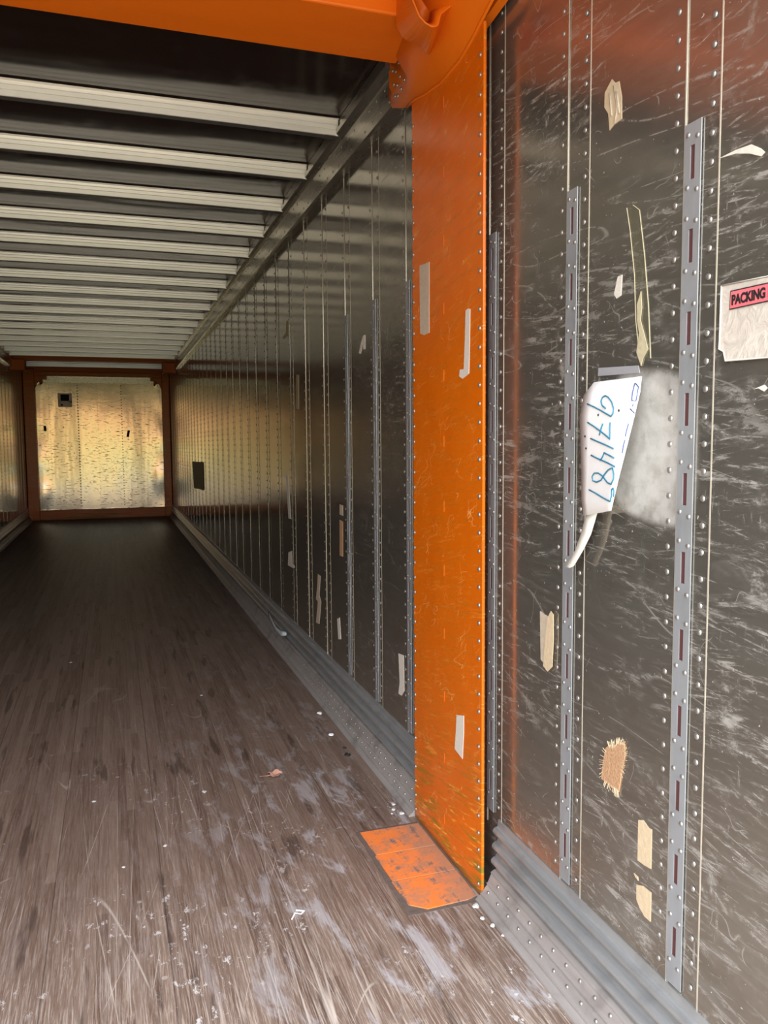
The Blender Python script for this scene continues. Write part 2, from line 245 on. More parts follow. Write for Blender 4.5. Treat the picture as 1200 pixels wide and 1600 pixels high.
M = {}
M['wall'] = wall_mat(); M['floor'] = floor_mat(); M['front'] = front_mat(); M['roof'] = roof_mat()
M['orange'] = orange('orange_enamel', 1.3, .22); M['orange_clean'] = orange('orange_enamel_overhead', .15, .46)
M['galv'] = alu('galvanised_track', (.33, .345, .37), (.43, .45, .475), .42, .45, 'Z', .25)
M['base_alu'] = alu('scuffed_base_rail', (.34, .35, .36), (.58, .595, .61), .30, .62, 'Y', .3)
M['flange_dirty'] = alu('dirty_floor_flange', (.30, .265, .25), (.50, .465, .45), .45, .35, 'Y', .45)
M['rail_alu'] = alu('top_rail_metal', (.44, .40, .34), (.50, .46, .39), .26, .88, 'Y', .15, .02)
M['bow'] = alu('roof_bow_metal', (.80, .77, .66), (.95, .92, .82), .42, .55, 'X', .08)
M['flange'] = simple('shaded_bow_underside', (.34, .33, .32), .4, .9)  # bow underside darker than its web, shade put into the colour
M['rivet'] = simple('rivet_metal', (.42, .41, .39), .42, .8)
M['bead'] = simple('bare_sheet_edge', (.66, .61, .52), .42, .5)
M['bead_mid'] = simple('darker_sheet_edge', (.40, .36, .28), .45, .5)  # darker copy of the sheet edge for panels past the post
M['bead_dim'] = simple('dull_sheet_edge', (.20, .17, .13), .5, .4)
M['placard'] = simple('dark_rubbed_patch', (.045, .038, .03), .55, .2, .3, .6, 14)
M['seam'] = simple('dark_seam_strip', (.07, .055, .04), .5, .2)
M['red'] = simple('red_primer', (.085, .028, .028), .6)
M['dark'] = simple('dark_recess', (.02, .016, .014), .8)
M['paper'] = simple('white_paper', (.90, .90, .92), .7, 0, None, .02)
M['paper2'] = simple('soiled_paper', (.66, .62, .56), .8, 0, .3, .12, 120)
M['tape'] = simple('cream_masking_tape', (.58, .46, .31), .75, 0, .4, .15, 90)
M['tape_old'] = simple('faded_tape', (.50, .42, .33), .75, 0, .4, .22, 90)
M['tape_dim'] = simple('yellowed_tape', (.42, .34, .20), .6, 0, .4, .2, 90)
M['cardb'] = simple('torn_brown_paper', (.46, .27, .15), .9, 0, 1.0, .45, 190)
M['fray'] = simple('frayed_paper', (.62, .50, .34), .9, 0, 1.0, .3, 220)
M['grey_tape'] = simple('translucent_grey_tape', (.33, .33, .36), .35, 0, None, .05)
M['blue'] = simple('blue_marker', (.02, .20, .33), .6, 0, None, .05)
M['navy'] = simple('navy_marker', (.05, .09, .30), .6, 0, None, .05)
M['black'] = simple('black_print', (.015, .013, .013), .6)
M['pink'] = simple('faded_red_print', (.78, .16, .19), .55, 0, None, .06)
M['leaf'] = simple('dry_leaf', (.56, .30, .22), .8, 0, .5, .2, 80)
M['crumb'] = simple('pale_grit', (.62, .60, .57), .9, 0, .8, .25, 200)
M['plastic'] = simple('torn_plastic', (.50, .55, .58), .35)
def film(name, col, alpha, rough=.25):
    m, t = newmat(name)
    n = t.noise(t.pos((1, 30, 22), (.6, 0, 0)), 1, 4, .6, 1.5)
    b = finish(t, Base_Color=col, Roughness=rough, Normal=t.bump(n, .8, .004), Alpha=t.mixf(t.step(n, .4, .7), alpha*.85, min(1, alpha*1.1)))
    return m
M['film'] = film('clear_tape', (.20, .185, .12), .35); M['pouch'] = film('wrinkled_pouch_plastic', (.62, .56, .50), .93, .3)
M['glue'] = simple('yellow_glue', (.50, .45, .30), .5, 0, .5, .2, 100)

# ------------------------------------------------------------------ mesh helpers
class MB:
    def __init__(s): s.v = []; s.f = []; s.sm = []
    def box(s, a, b):
        i = len(s.v); (x0, y0, z0), (x1, y1, z1) = a, b
        s.v += [(x0, y0, z0), (x1, y0, z0), (x1, y1, z0), (x0, y1, z0), (x0, y0, z1), (x1, y0, z1), (x1, y1, z1), (x0, y1, z1)]
        for q in ((0, 3, 2, 1), (4, 5, 6, 7), (0, 1, 5, 4), (1, 2, 6, 5), (2, 3, 7, 6), (3, 0, 4, 7)): s.f.append([i+k for k in q])
        return s
    def quad(s, *p): i = len(s.v); s.v += [tuple(q) for q in p]; s.f.append(list(range(i, i+len(p)))); return s
    def grid(s, rows):
        i = len(s.v); n = len(rows[0])
        for r in rows: s.v += [tuple(q) for q in r]
        for a in range(len(rows)-1):
            for b in range(n-1): s.f.append([i+a*n+b, i+a*n+b+1, i+(a+1)*n+b+1, i+(a+1)*n+b])
        return s
    def prism_x(s, pts, x0, x1):                    # outline in (y,z) with thickness along x
        i = len(s.v); n = len(pts)
        s.v += [(x0, y, z) for y, z in pts] + [(x1, y, z) for y, z in pts]
        s.f.append([i+k for k in range(n)]); s.f.append([i+n+k for k in reversed(range(n))])
        for k in range(n): s.f.append([i+k, i+n+k, i+n+(k+1) % n, i+(k+1) % n])
        return s
    def prism_y(s, pts, y0, y1):                    # outline in (x,z) swept along y
        i = len(s.v); n = len(pts)
        s.v += [(x, y0, z) for x, z in pts] + [(x, y1, z) for x, z in pts]
        s.f.append([i+k for k in range(n)]); s.f.append([i+n+k for k in reversed(range(n))])
        for k in range(n): s.f.append([i+k, i+n+k, i+n+(k+1) % n, i+(k+1) % n])
        return s
    def prism_xx(s, pts, x0, x1): return s.prism_x(pts, x0, x1)
    def dome(s, c, ax, r=.0065, h=.0032, n=10):     # rivet head, ax = unit normal
        i = len(s.v); A = Vector(ax); T = A.orthogonal().normalized(); B = A.cross(T); c = Vector(c)
        for rr, hh in ((1, 0), (.86, .55), (.5, .9)):
            for k in range(n):
                a = 2*math.pi*k/n; s.v.append(tuple(c + (T*math.cos(a)+B*math.sin(a))*r*rr + A*h*hh))
        s.v.append(tuple(c+A*h))
        for L in range(2):
            for k in range(n): s.f.append([i+L*n+k, i+L*n+(k+1) % n, i+(L+1)*n+(k+1) % n, i+(L+1)*n+k])
        for k in range(n): s.f.append([i+2*n+k, i+2*n+(k+1) % n, i+3*n])
        return s
    def tube(s, pts, r, n=6):
        i = len(s.v); P = [Vector(p) for p in pts]
        for k, p in enumerate(P):
            d = (P[min(k+1, len(P)-1)]-P[max(k-1, 0)]).normalized(); T = d.orthogonal().normalized()
            T = (Vector((1, 0, 0)) - d*d.x).normalized() if abs(d.x) < .95 else T
            B = d.cross(T)
            for q in range(n):
                a = 2*math.pi*q/n; s.v.append(tuple(p+(T*math.cos(a)+B*math.sin(a))*r))
        for k in range(len(P)-1):
            for q in range(n): s.f.append([i+k*n+q, i+k*n+(q+1) % n, i+(k+1)*n+(q+1) % n, i+(k+1)*n+q])
        s.f.append([i+q for q in range(n)]); s.f.append([i+(len(P)-1)*n+q for q in reversed(range(n))])
        return s
    def mesh(s, name, mats, smooth=False):
        me = bpy.data.meshes.new(name); me.from_pydata(s.v, [], s.f)
        for m in (mats if isinstance(mats, (list, tuple)) else [mats]): me.materials.append(m)
        if smooth:
            for p in me.polygons: p.use_smooth = True
        import bmesh
        bm = bmesh.new(); bm.from_mesh(me); bmesh.ops.recalc_face_normals(bm, faces=bm.faces); bm.to_mesh(me); bm.free()
        me.update(); return me
    def build(s, name, mats, parent=None, smooth=False, solid=0, bevel=0, loc=None):
        o = bpy.data.objects.new(name, s.mesh(name, mats, smooth)); COL.objects.link(o)
        if loc: o.location = loc
        if parent: o.parent = parent
        if solid: md = o.modifiers.new('thickness', 'SOLIDIFY'); md.thickness = solid; md.offset = 0
        if bevel: md = o.modifiers.new('bevel', 'BEVEL'); md.width = bevel; md.segments = 2; md.limit_method = 'ANGLE'
        return o
def tag(o, label=None, cat=None, group=None, kind=None):
    if label: o['label'] = label
    if cat: o['category'] = cat
    if group: o['group'] = group
    if kind: o['kind'] = kind
    return o
def empty(name, loc, label=None, cat=None, group=None, kind=None):
    o = bpy.data.objects.new(name, None); COL.objects.link(o); o.location = loc; o.empty_display_size = .05
    return tag(o, label, cat, group, kind)
def inst(name, me, parent, loc):
    o = bpy.data.objects.new(name, me); COL.objects.link(o); o.parent = parent; o.location = loc; return o
def noparent_loc(o): return o

# ------------------------------------------------------------------ dimensions (metres)
XW = 1.255; YR = .30; YF = 15.85; YH = 13.79; ZT = .236; ZC = 2.76
PY0, PY1, PX = 2.082, 2.641, 1.20

# ------------------------------------------------------------------ the shell
floor = tag(MB().box((-1.32, YR, -.12), (1.32, YF+.06, 0)).build('floor', M['floor']), kind='structure')
floor['label'] = 'worn brown laminated hardwood trailer floor with pale scratches'
roof = MB()
roof.box((-1.32, 2.0, ZC), (1.32, YF+.06, ZC+.02))
ceiling = tag(roof.build('ceiling', M['roof']), kind='structure')
MB().box((-1.32, YR, ZC-.02), (1.32, 2.0, ZC+.02)).build('rear_roof_panel', M['roof'], ceiling)

rivet_me = {}
def rivet_mesh(sgn, r=.0065, h=.0032):
    k = (sgn, r, h)
    if k not in rivet_me: rivet_me[k] = MB().dome((0, 0, 0), (-sgn, 0, 0), r, h).mesh('rivet', M['rivet'], True)
    return rivet_me[k]

def side_wall(sgn, name):
    """slab plus one lapped steel panel between each pair of posts; panels carry a bare front edge and two rivet columns"""
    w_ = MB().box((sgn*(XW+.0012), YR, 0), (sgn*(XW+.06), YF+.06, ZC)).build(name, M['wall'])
    tag(w_, kind='structure')
    centers = [.875, 1.293, 1.711, 2.132] + [2.83 + .0] + [3.232, 3.655]
    while centers[-1] < 15.3: centers.append(centers[-1]+.4125)
    for i in range(len(centers)-1):
        c0, c1 = centers[i], centers[i+1]
        y0, y1 = c0+.024, c1-.068
        far = c0 > 3.5
        x0, x1 = XW, XW+.004
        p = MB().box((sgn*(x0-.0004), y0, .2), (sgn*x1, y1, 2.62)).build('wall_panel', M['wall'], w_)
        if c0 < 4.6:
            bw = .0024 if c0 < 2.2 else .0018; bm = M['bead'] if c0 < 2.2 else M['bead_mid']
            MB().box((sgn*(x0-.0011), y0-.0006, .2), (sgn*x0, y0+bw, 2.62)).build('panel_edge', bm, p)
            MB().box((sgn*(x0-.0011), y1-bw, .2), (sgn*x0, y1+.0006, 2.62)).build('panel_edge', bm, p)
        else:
            for ys in (y0, y1): MB().box((sgn*(x0-.0009), ys-.0035, .2), (sgn*x0, ys+.0035, 2.62)).build('seam_strip', M['seam'], p)  # thin dark strip marking each far panel seam
        cols = [(c0+.050, True), (c1-.048, False)]
        near = sgn > 0 and (c0 < 2.0 or 2.6 < c0 < 2.9)
        zs = [.27+.0508*k for k in range(46)]
        if near:
            for cy, _ in cols:
                for z in zs: inst('rivet', rivet_mesh(sgn), p, (sgn*XW, cy, z))
        else:
            mb = MB()
            for cy, _ in cols:
                for z in zs: mb.dome((sgn*XW, cy, z), (-sgn, 0, 0), .0062, .003, 6)
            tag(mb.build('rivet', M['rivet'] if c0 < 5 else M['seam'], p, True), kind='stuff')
    return w_, centers
wall_right, centers = side_wall(1, 'wall_right')
wall_left, _ = side_wall(-1, 'wall_left')

# ------------------------------------------------------------------ slotted tracks
def track_mesh(z0, z1, slots):
    """flat strip 45 mm wide with real slot holes, local origin at (0,0,0), facing -X"""
    mb = MB(); hw, sw, sh = .0225, .0062, .031
    def panel(y0, y1, a, b): mb.box((-.0022, y0, a), (0, y1, b))
    panel(-hw, -sw, z0, z1); panel(sw, hw, z0, z1)
    edges = [z0]
    for s_ in slots: edges += [s_-sh, s_+sh]
    edges.append(z1)
    for k in range(0, len(edges), 2): panel(-sw, sw, edges[k], edges[k+1])
    return mb
def slotted_track(cy, label, z1=1.932, z0=.243):
    t = empty('slotted_track', (XW-.0008, cy, 0), label, 'logistics track', 'slotted metal tracks riveted down the right wall')
    slots = [.336+.1524*k for k in range(11)]
    track_mesh(z0, z1, slots).build('track_strip', M['galv'], t)
    tag(MB().box((-.0002, -.0075, z0+.03), (.0006, .0075, z1-.02)).build('slot_backing', M['red'], t), 'dark red strip seen through the slots')
    zs = []
    for s_ in slots: zs += [s_-.048, s_+.048]
    for z in zs:
        for dy, dz in ((-.013, -.004), (.013, .004)):
            inst('rivet', rivet_mesh(1, .0052, .0028), t, (-.0022, dy, z+dz))
    return t
slotted_track(1.293, 'widest-looking grey slotted track, nearest the viewer, left of the packing pouch')
slotted_track(1.711, 'grey slotted track just left of the white paper tag')
slotted_track(2.132, 'grey slotted track against the near edge of the orange post')
slotted_track(2.83, 'slotted track half hidden against the far edge of the orange post')
slotted_track(3.232, 'first fully visible slotted track beyond the orange post')
slotted_track(3.655, 'farthest slotted track, second fully visible one beyond the orange post')

# ------------------------------------------------------------------ base rails (stepped scuff rail along each wall)
prof = [(1.262, .236), (1.2515, .236), (1.2505, .222)]
for zc, xo in ((.203, 1.2495), (.158, 1.2465), (.113, 1.2435)):           # three rounded ribs with hollows between
    for k in range(9):
        a = math.pi*k/8; prof.append((xo - .015*math.sin(a), zc + .013*math.cos(a)))
    prof += [(xo+.0015, zc-.023)]
prof += [(1.245, .086), (1.262, .086)]
flange = [(1.262, .0855), (1.240, .0855), (1.2305, .080), (1.2285, .0795), (1.2285, .0765), (1.2305, .0755), (1.2190, .050), (1.2150, .049), (1.2150, .0455), (1.2180, .044), (1.1990, .022), (1.1940, .0215), (1.1940, .0185), (1.1965, .0175), (1.1810, .007), (1.1790, .006), (1.1790, .0005), (1.262, .0005)]
def base_rail(sgn, y0, y1, label, indiv):
    t = empty('base_rail', (sgn*1.23, y0, 0), label, 'scuff rail', 'aluminium scuff rails')
    tx, ty = sgn*1.23, y0
    pts = [(sgn*x-tx, z) for x, z in prof]
    MB().prism_y(pts, 0, y1-y0).build('rail_body', M['base_alu'], t, bevel=0)
    MB().prism_y([(sgn*x-tx, z) for x, z in flange], 0, y1-y0).build('floor_flange', M['flange_dirty'], t)
    rows = [(1.2245, .0625, (-.98, 0, .2)), (1.2075, .032, (-.95, 0, .3))]
    n = int((y1-y0)/.062); stuff = MB(); k_ind = 0
    me = MB().dome((0, 0, 0), (-sgn*.97, 0, .24), .0055, .003).mesh('rivet', M['rivet'], True)
    for i in range(n):
        for x, z, a in rows:
            y = .03+i*.062+(.03 if z < .04 else 0)
            if indiv and i < 50: inst('rivet', me, t, (sgn*x-tx, y, z))
            elif y+y0 < 9: stuff.dome((sgn*x-tx, y, z), (-sgn*.97, 0, .24), .0055, .003, 6)
    if stuff.v: tag(stuff.build('rivet', M['rivet'], t, True), kind='stuff')
    return t
base_rail(1, YR+.02, PY0-.003, 'grey ribbed scuff rail at the foot of the near right wall, before the orange post', True)
base_rail(1, PY1+.003, YF-.145, 'grey ribbed scuff rail running away along the right wall beyond the orange post', True)
base_rail(-1, PY1+.003, YF-.145, 'dim scuff rail along the foot of the left wall', False)

# ------------------------------------------------------------------ top rails
def top_rail(sgn, y0, y1, label):
    t = empty('top_rail', (sgn*1.23, y0, 2.6), label, 'top rail', 'metal rails under the roof edge')
    pr = [(1.255, 2.553), (1.222, 2.553), (1.214, 2.562), (1.214, 2.672), (1.204, 2.684), (1.186, 2.692), (1.186, 2.712), (1.20, 2.72), (1.20, 2.758), (1.255, 2.758)]
    MB().prism_y([(sgn*x-sgn*1.23, z-2.6) for x, z in pr], 0, y1-y0).build('rail_body', M['rail_alu'], t)
    st = MB(); n = int((y1-y0)/.10); me = MB().dome((0, 0, 0), (-sgn, 0, 0), .006, .003).mesh('rivet', M['rivet'], True)
    for i in range(n):
        for z, off in ((2.585, .0), (2.645, .05)):
            y = .04+i*.10+off
            if sgn > 0 and i < 45: inst('rivet', me, t, (sgn*(1.214-1.23), y, z-2.6))
            elif y < 9: st.dome((sgn*(1.214-1.23), y, z-2.6), (-sgn, 0, 0), .006, .003, 6)
    if st.v: tag(st.build('rivet', M['rivet'], t, True), kind='stuff')
top_rail(1, 2.87, YH, 'long grey riveted rail between roof and right wall')
top_rail(-1, PY1, YH, 'long grey riveted rail between roof and left wall')

# ------------------------------------------------------------------ roof bows
def bow_mesh():
    out = []
    # channel across the trailer: rear web (faces the doors), bottom flange, front web
    pr = [(0, .062), (-.014, .062), (-.014, .060), (-.002, .0585), (.000, .046), (.003, .043), (.000, .040), (.002, .026), (.005, .023), (.002, .020), (.004, .003), (.008, 0)]
    return pr
def roof_bow(y, label, z=2.692, x=1.196):
    t = empty('roof_bow', (0, y, z), label, 'roof bow', 'roof bows across the trailer ceiling')
    web = [(-.016, .062), (-.016, .0595), (-.003, .0575), (-.001, .043), (.002, .041), (-.001, .039), (.001, .024), (.004, .022), (.001, .020), (.003, .0), (.007, 0), (.007, .062)]
    nx = 17; rows = []
    for i in range(nx):
        u = -1+2*i/(nx-1); dz = .006*(1-u*u) - .003
        rows.append([(u*x, a, b+dz if b < .05 else b) for a, b in web])
    mb = MB().grid(rows); n = len(web)
    for e_ in (rows[0], rows[-1]): mb.quad(*e_)
    mb.build('web', M['bow'], t)
    rows = [[(-x+2*x*i/(nx-1), a, b+.006*(1-(-1+2*i/(nx-1))**2)-.003) for a, b in ((.007, .0), (.045, .0), (.045, -.002), (.007, -.002), (.007, 0))] for i in range(nx)]
    mb2 = MB().grid(rows)
    mb2.build('bottom_flange', M['flange'], t)
    for s_ in (-1, 1):
        MB().prism_y([(s_*(x-.055), -.006), (s_*(x+.012), -.006), (s_*(x+.012), .03), (s_*(x-.02), .012), (s_*(x-.055), .004)], .004, .05).build('end_bracket', M['flange'], t)
    return t
ORD = ['first', 'second', 'third', 'fourth', 'fifth', 'sixth', 'seventh', 'eighth', 'ninth', 'tenth', 'eleventh', 'twelfth', 'thirteenth', 'fourteenth', 'fifteenth', 'sixteenth', 'seventeenth']
for i in range(17):
    roof_bow(3.548+.6097*i, 'pale metal roof bow, %s one in from the near orange header' % ORD[i])
roof_bow(14.45, 'pale roof bow just beyond the far orange crossbeam', 2.70)
roof_bow(15.15, 'last pale roof bow, right above the front wall', 2.70)

# ------------------------------------------------------------------ orange post, header, haunch
post = empty('orange_post', (PX, PY0, 0), 'bright orange riveted steel post cover on the right wall, floor to roof', 'post')
def under(o, par):
    """keep world-space mesh data under a located parent"""
    o.parent = par; o.matrix_parent_inverse = Matrix.Translation(par.location).inverted(); return o
def post_shell(sgn, z1):
    pts = [(PX, PY0), (PX, PY1), (1.2095, PY1), (1.2095, 2.3), (1.2095, PY0)]; mb = MB()
    mb.v = [(sgn*x, y, .001) for x, y in pts]+[(sgn*x, y, z1) for x, y in pts]
    mb.f = [[4, 3, 2, 1, 0], [5, 6, 7, 8, 9]]+[[i, (i+1) % 5, 5+(i+1) % 5, 5+i] for i in range(5)]
    return mb
under(post_shell(1, 2.478).build('post_plate', M['orange'], None, bevel=.003), post)
rm = MB().dome((0, 0, 0), (-1, 0, 0), .0068, .004).mesh('rivet', M['rivet'], True)
for k in range(46):
    for yy in (PY0+.022, PY1-.012): inst('rivet', rm, post, (0, yy-PY0, .035+.0525*k))
mbw = MB()
for k in range(12): mbw.box((PX-.0012, 2.362, .10+.205*k), (PX+.001, 2.3655, .135+.205*k))
for k in (0, 2, 3, 5, 6, 8, 9, 10): pass
under(tag(mbw.build('spot_weld_marks', M['orange_clean'], None), 'thin raised weld ticks down the middle'), post)
# splice plate that laps the post over the top rail
sp = MB().prism_x([(2.60, 2.452), (2.641, 2.47), (2.85, 2.54), (2.88, 2.60), (2.895, 2.70), (2.88, 2.755), (2.60, 2.755)], 1.2055, 1.2125)
under(tag(sp.build('splice_plate', M['orange_clean'], None), 'orange riveted plate reaching over the top rail'), post)
for (a, b) in [(2.70, 2.62), (2.735, 2.60), (2.77, 2.585), (2.80, 2.60), (2.70, 2.66), (2.735, 2.645), (2.77, 2.63), (2.80, 2.645), (2.735, 2.56), (2.77, 2.55), (2.70, 2.575), (2.80, 2.56), (2.655, 2.60), (2.655, 2.65), (2.655, 2.545)]:
    inst('rivet', rm, post, (1.1975-PX-max(0, (b-2.56))*.10, a-PY0, b))
# haunch: sheet leaning in from the post face to the header
low = [(1.2035, 2.89, 2.60), (1.203, 2.85, 2.545), (1.202, 2.76, 2.505), (1.201, 2.68, 2.478), (1.200, 2.60, 2.472), (1.200, 2.512, 2.452), (1.200, 2.379, 2.434), (1.200, 2.235, 2.438), (1.200, 2.147, 2.460), (1.200, 2.086, 2.482), (1.200, 2.02, 2.503), (1.200, 1.96, 2.53)]
hi = [(1.203, 2.89, 2.74), (1.200, 2.85, 2.74), (1.192, 2.76, 2.73), (1.17, 2.68, 2.68), (1.125, 2.60, 2.612), (1.11, 2.512, 2.612), (1.09, 2.379, 2.612), (1.08, 2.235, 2.612), (1.07, 2.147, 2.612), (1.06, 2.086, 2.612), (1.05, 2.02, 2.612), (1.04, 1.96, 2.612)]
mid = [((a[0]*.5+b[0]*.5)+.012, a[1], (a[2]*.5+b[2]*.5)) for a, b in zip(low, hi)]
under(tag(MB().grid([low, mid, hi]).build('haunch', M['orange_clean'], None, True, .004), 'orange gusset sheet leaning in to the header'), post)
under(MB().tube([(p[0]-.002, p[1], p[2]) for p in low[3:]], .005, 8).build('haunch_lip', M['orange_clean'], None, True), post)
under(MB().prism_x([(2.02, 2.503), (2.641, 2.44), (2.641, 2.755), (1.96, 2.755), (1.96, 2.53)], 1.214, 1.24).build('post_head', M['orange_clean'], None), post)
inst('rivet', rm, post, (0.012, 2.05-PY0, 2.55))
# casting pocket
def resamp(pts, n):
    P = [Vector(p) for p in pts]; d = [0]
    for a, b in zip(P, P[1:]): d.append(d[-1]+(b-a).length)
    out = []
    for i in range(n):
        s_ = d[-1]*i/(n-1); k = max(j for j in range(len(d)) if d[j] <= s_+1e-9); k = min(k, len(P)-2)
        out.append(P[k].lerp(P[k+1], (s_-d[k])/max(1e-9, d[k+1]-d[k])))
    return out
A_ = resamp(D['hous_out'], 40); B_ = resamp(D['hous_in'], 40)
BK = [a+Vector((.06, .17, .088)) for a in A_]
pk = under(MB().grid([BK, A_, [a.lerp(b, .5)+Vector((0, 0, -.004)) for a, b in zip(A_, B_)], B_]).build('casting_housing', M['orange_clean'], None, False, .004), post)
C_ = [b + Vector((.02+(1.08-b.x)*.35, .10, .06)) for b in B_]
cup = tag(MB().grid([B_, C_]).quad(*C_).build('inner_bowl', M['orange_clean'], None, True, .003), 'lighter rounded inner cup'); cup.parent = pk
# header beam
hd = empty('header_beam', (0, 2.5, 2.6), 'wide orange header beam crossing the roof near the doors', 'header beam')
under(MB().box((-1.25, 2.36, 2.60), (1.15, 2.655, 2.757)).build('lower_box', M['orange_clean'], None, bevel=.006), hd)
under(MB().box((-1.25, 1.98, 2.665), (1.20, 2.36, 2.757)).build('upper_plate', M['orange_clean'], None, bevel=.004), hd)
# its left twin
lp = empty('orange_post', (-PX, PY0, 0), 'matching orange post cover on the left wall', 'post')
under(post_shell(-1, 2.6).build('post_plate', M['orange'], None), lp)

# ------------------------------------------------------------------ orange floor plate
def plate_mat():
    m, t = newmat('worn_orange_floor_plate')
    g = t.add('ShaderNodeSeparateXYZ', Vector=t.add('ShaderNodeNewGeometry').outputs['Position'])
    n = t.noise(t.pos((9, 14, 1), (0, 0, .5)), 1.3, 6, .75); n2 = t.noise(t.pos((30, 6, 1)), 1.2, 5, .7)
    dust = t.math('ADD', t.step(g.outputs['X'], 1.05, 1.20, 0, .85), t.math('MULTIPLY', t.step(n, .44, .62), .85), True)
    c = t.mix(n2, (.80, .19, .035), (.92, .28, .07))
    c = t.mix(t.math('MULTIPLY', dust, .72), c, (.33, .22, .16))
    wear = t.math('MULTIPLY', t.step(n2, .52, .62), t.step(n, .42, .56))
    c = t.mix(wear, c, (.20, .15, .13))
    finish(t, Base_Color=c, Roughness=.55, Normal=t.bump(n, .3, .003)); return m
M['plate'] = plate_mat()
fp = empty('floor_plate', (1.08, 2.33, 0), 'worn orange painted plate let into the floor at the foot of the post', 'floor plate')
for k, (a, b) in enumerate(((2.093, 2.250), (2.256, 2.416), (2.422, 2.585))):
    pts = [(.982, a), (1.192, a), (1.192, b), (.978, b)]
    if k == 0: pts = [(1.03, 2.082), (1.16, 2.088), (1.192, 2.10), (1.192, b), (.978, b), (.984, 2.12)]
    mb = MB(); n = len(pts); mb.v = [(x, y, .0005) for x, y in pts]+[(x, y, .004) for x, y in pts]
    mb.f = [list(range(n))[::-1], [n+i for i in range(n)]]+[[i, (i+1) % n, n+(i+1) % n, n+i] for i in range(n)]
    under(mb.build('plate_section', M['plate'], None), fp)
# grimy recess around the plate
mb = MB().box((.965, 2.07, .0), (1.1925, 2.60, .0012)); under(mb.build('grimy_border', simple('plate_grime', (.13, .10, .085), .8, 0, .6, .3), None), fp)

# ------------------------------------------------------------------ front wall
fw = tag(MB().box((-1.32, YF, 0), (1.32, YF+.06, ZC)).build('wall_front', M['orange_clean']), kind='structure')
nx, nz = 60, 60; rows = []
X0, X1, Z0, Z1 = -1.06, 1.115, .18, 2.47
for j in range(nz+1):
    r = []
    for i in range(nx+1):
        u, v = i/nx, j/nz; x = X0+(X1-X0)*u; z = Z0+(Z1-Z0)*v
        e_ = min(u, 1-u)
        dent = .006*math.exp(-(e_/.06)**2)*(1+.8*math.sin(v*19+(3 if u > .5 else 0)))*max(0, min(1, (1-v)*1.6))
        d = -.004 - .003*math.sin(u*math.pi*6+1)*.5 - .002*math.sin(v*7+u*5) - dent
        d -= .010*math.exp(-((u-.04)/.05)**2-((v-.14)/.08)**2)+.008*math.exp(-((u-.95)/.05)**2-((v-.22)/.09)**2)
        if v < .03: z += .012*math.sin(u*41)*math.sin(u*17)
        if v > .96 and (u < .05 or u > .95): x += (.05 if u < .5 else -.05)*(v-.96)/.04
        r.append((x, YF-.02+d, z))
    rows.append(r)
fpn = MB().grid(rows).build('front_panel', M['front'], fw, True)
MB().box((-.93, YF-.018, 2.46), (.98, YF-.006, 2.585)).build('upper_strip', M['rail_alu'], fw)
seams = {-.36: .013, .395: .011, -.838: .006, -.02: .006, .10: .005, .72: .005, .86: .005, -.62: .005}
rvm = MB().dome((0, 0, 0), (0, -1, 0), 1, .5, 8).mesh('rivet', M['rivet'], True)
rvd = MB().dome((0, 0, 0), (0, -1, 0), 1, .5, 8).mesh('rivet', M['dark'], True)
for xs, rr in seams.items():
    if rr > .01:
        for k in range(44):
            o = inst('rivet', rvm if (xs < 0) else (rvd if k % 3 else rvm), fpn, (xs+.0009*k*0, YF-.034, .24+.051*k)); o.scale = (rr*.9,)*3
    else:
        mb = MB()
        for k in range(44): mb.dome((xs, YF-.033, .24+.051*k), (0, -1, 0), rr, rr*.6, 6)
        tag(mb.build('rivet', M['flange'], fpn, True), kind='stuff')
mb = MB()
for k in range(40): mb.dome((-.9+.047*k, YF-.02, 2.475), (0, -1, 0), .006, .004, 6)
tag(mb.build('rivet', M['flange'], fw, True), kind='stuff')
frm = empty('front_frame', (0, YF-.06, 0), 'dark orange frame bordering the bright panel of the front wall', 'frame')
def fpart(name, mb, bev=.006): return under(mb.build(name, M['orange'], None, bevel=bev), frm)
fpart('corner_post', MB().box((-1.250, YF-.13, .001), (-1.065, YF-.001, 2.70)))
fpart('corner_post', MB().box((1.12, YF-.13, .001), (1.250, YF-.001, 2.70)))
fpart('sill', MB().box((-1.065, YF-.11, .001), (1.12, YF-.001, .185)))
fpart('lintel', MB().box((-1.065, YF-.10, 2.585), (1.12, YF-.001, 2.66)))
fpart('corner_gusset', MB().prism_y([(-1.065, 2.585), (-.86, 2.585), (-.86, 2.52), (-.94, 2.52), (-1.065, 2.41)], YF-.09, YF-.03))
fpart('corner_gusset', MB().prism_y([(1.12, 2.585), (.92, 2.585), (.92, 2.52), (1.0, 2.52), (1.12, 2.41)], YF-.09, YF-.03))
# hatch
ht = empty('vent_hatch', (-.57, YF-.04, 2.16), 'small pale hatch frame with a dark square opening, upper left of the front wall', 'hatch')
M['hatch'] = simple('pale_hatch_frame', (.55, .46, .40), .5, .3)
mb = MB()
for a in (((-.69, 2.115), (-.645, 2.285)), ((-.50, 2.115), (-.455, 2.285)), ((-.645, 2.262), (-.50, 2.285)), ((-.69, 2.04), (-.455, 2.145))):
    mb.box((a[0][0], YF-.055, a[0][1]), (a[1][0], YF-.03, a[1][1]))
under(mb.build('frame', M['hatch'], None), ht)
under(tag(MB().box((-.645, YF-.040, 2.145), (-.50, YF-.03, 2.262)).build('opening', M['dark'], None), 'dark square opening'), ht)
under(MB().box((-.645, YF-.060, 2.06), (-.61, YF-.05, 2.09)).build('latch_hole', M['dark'], None), ht)
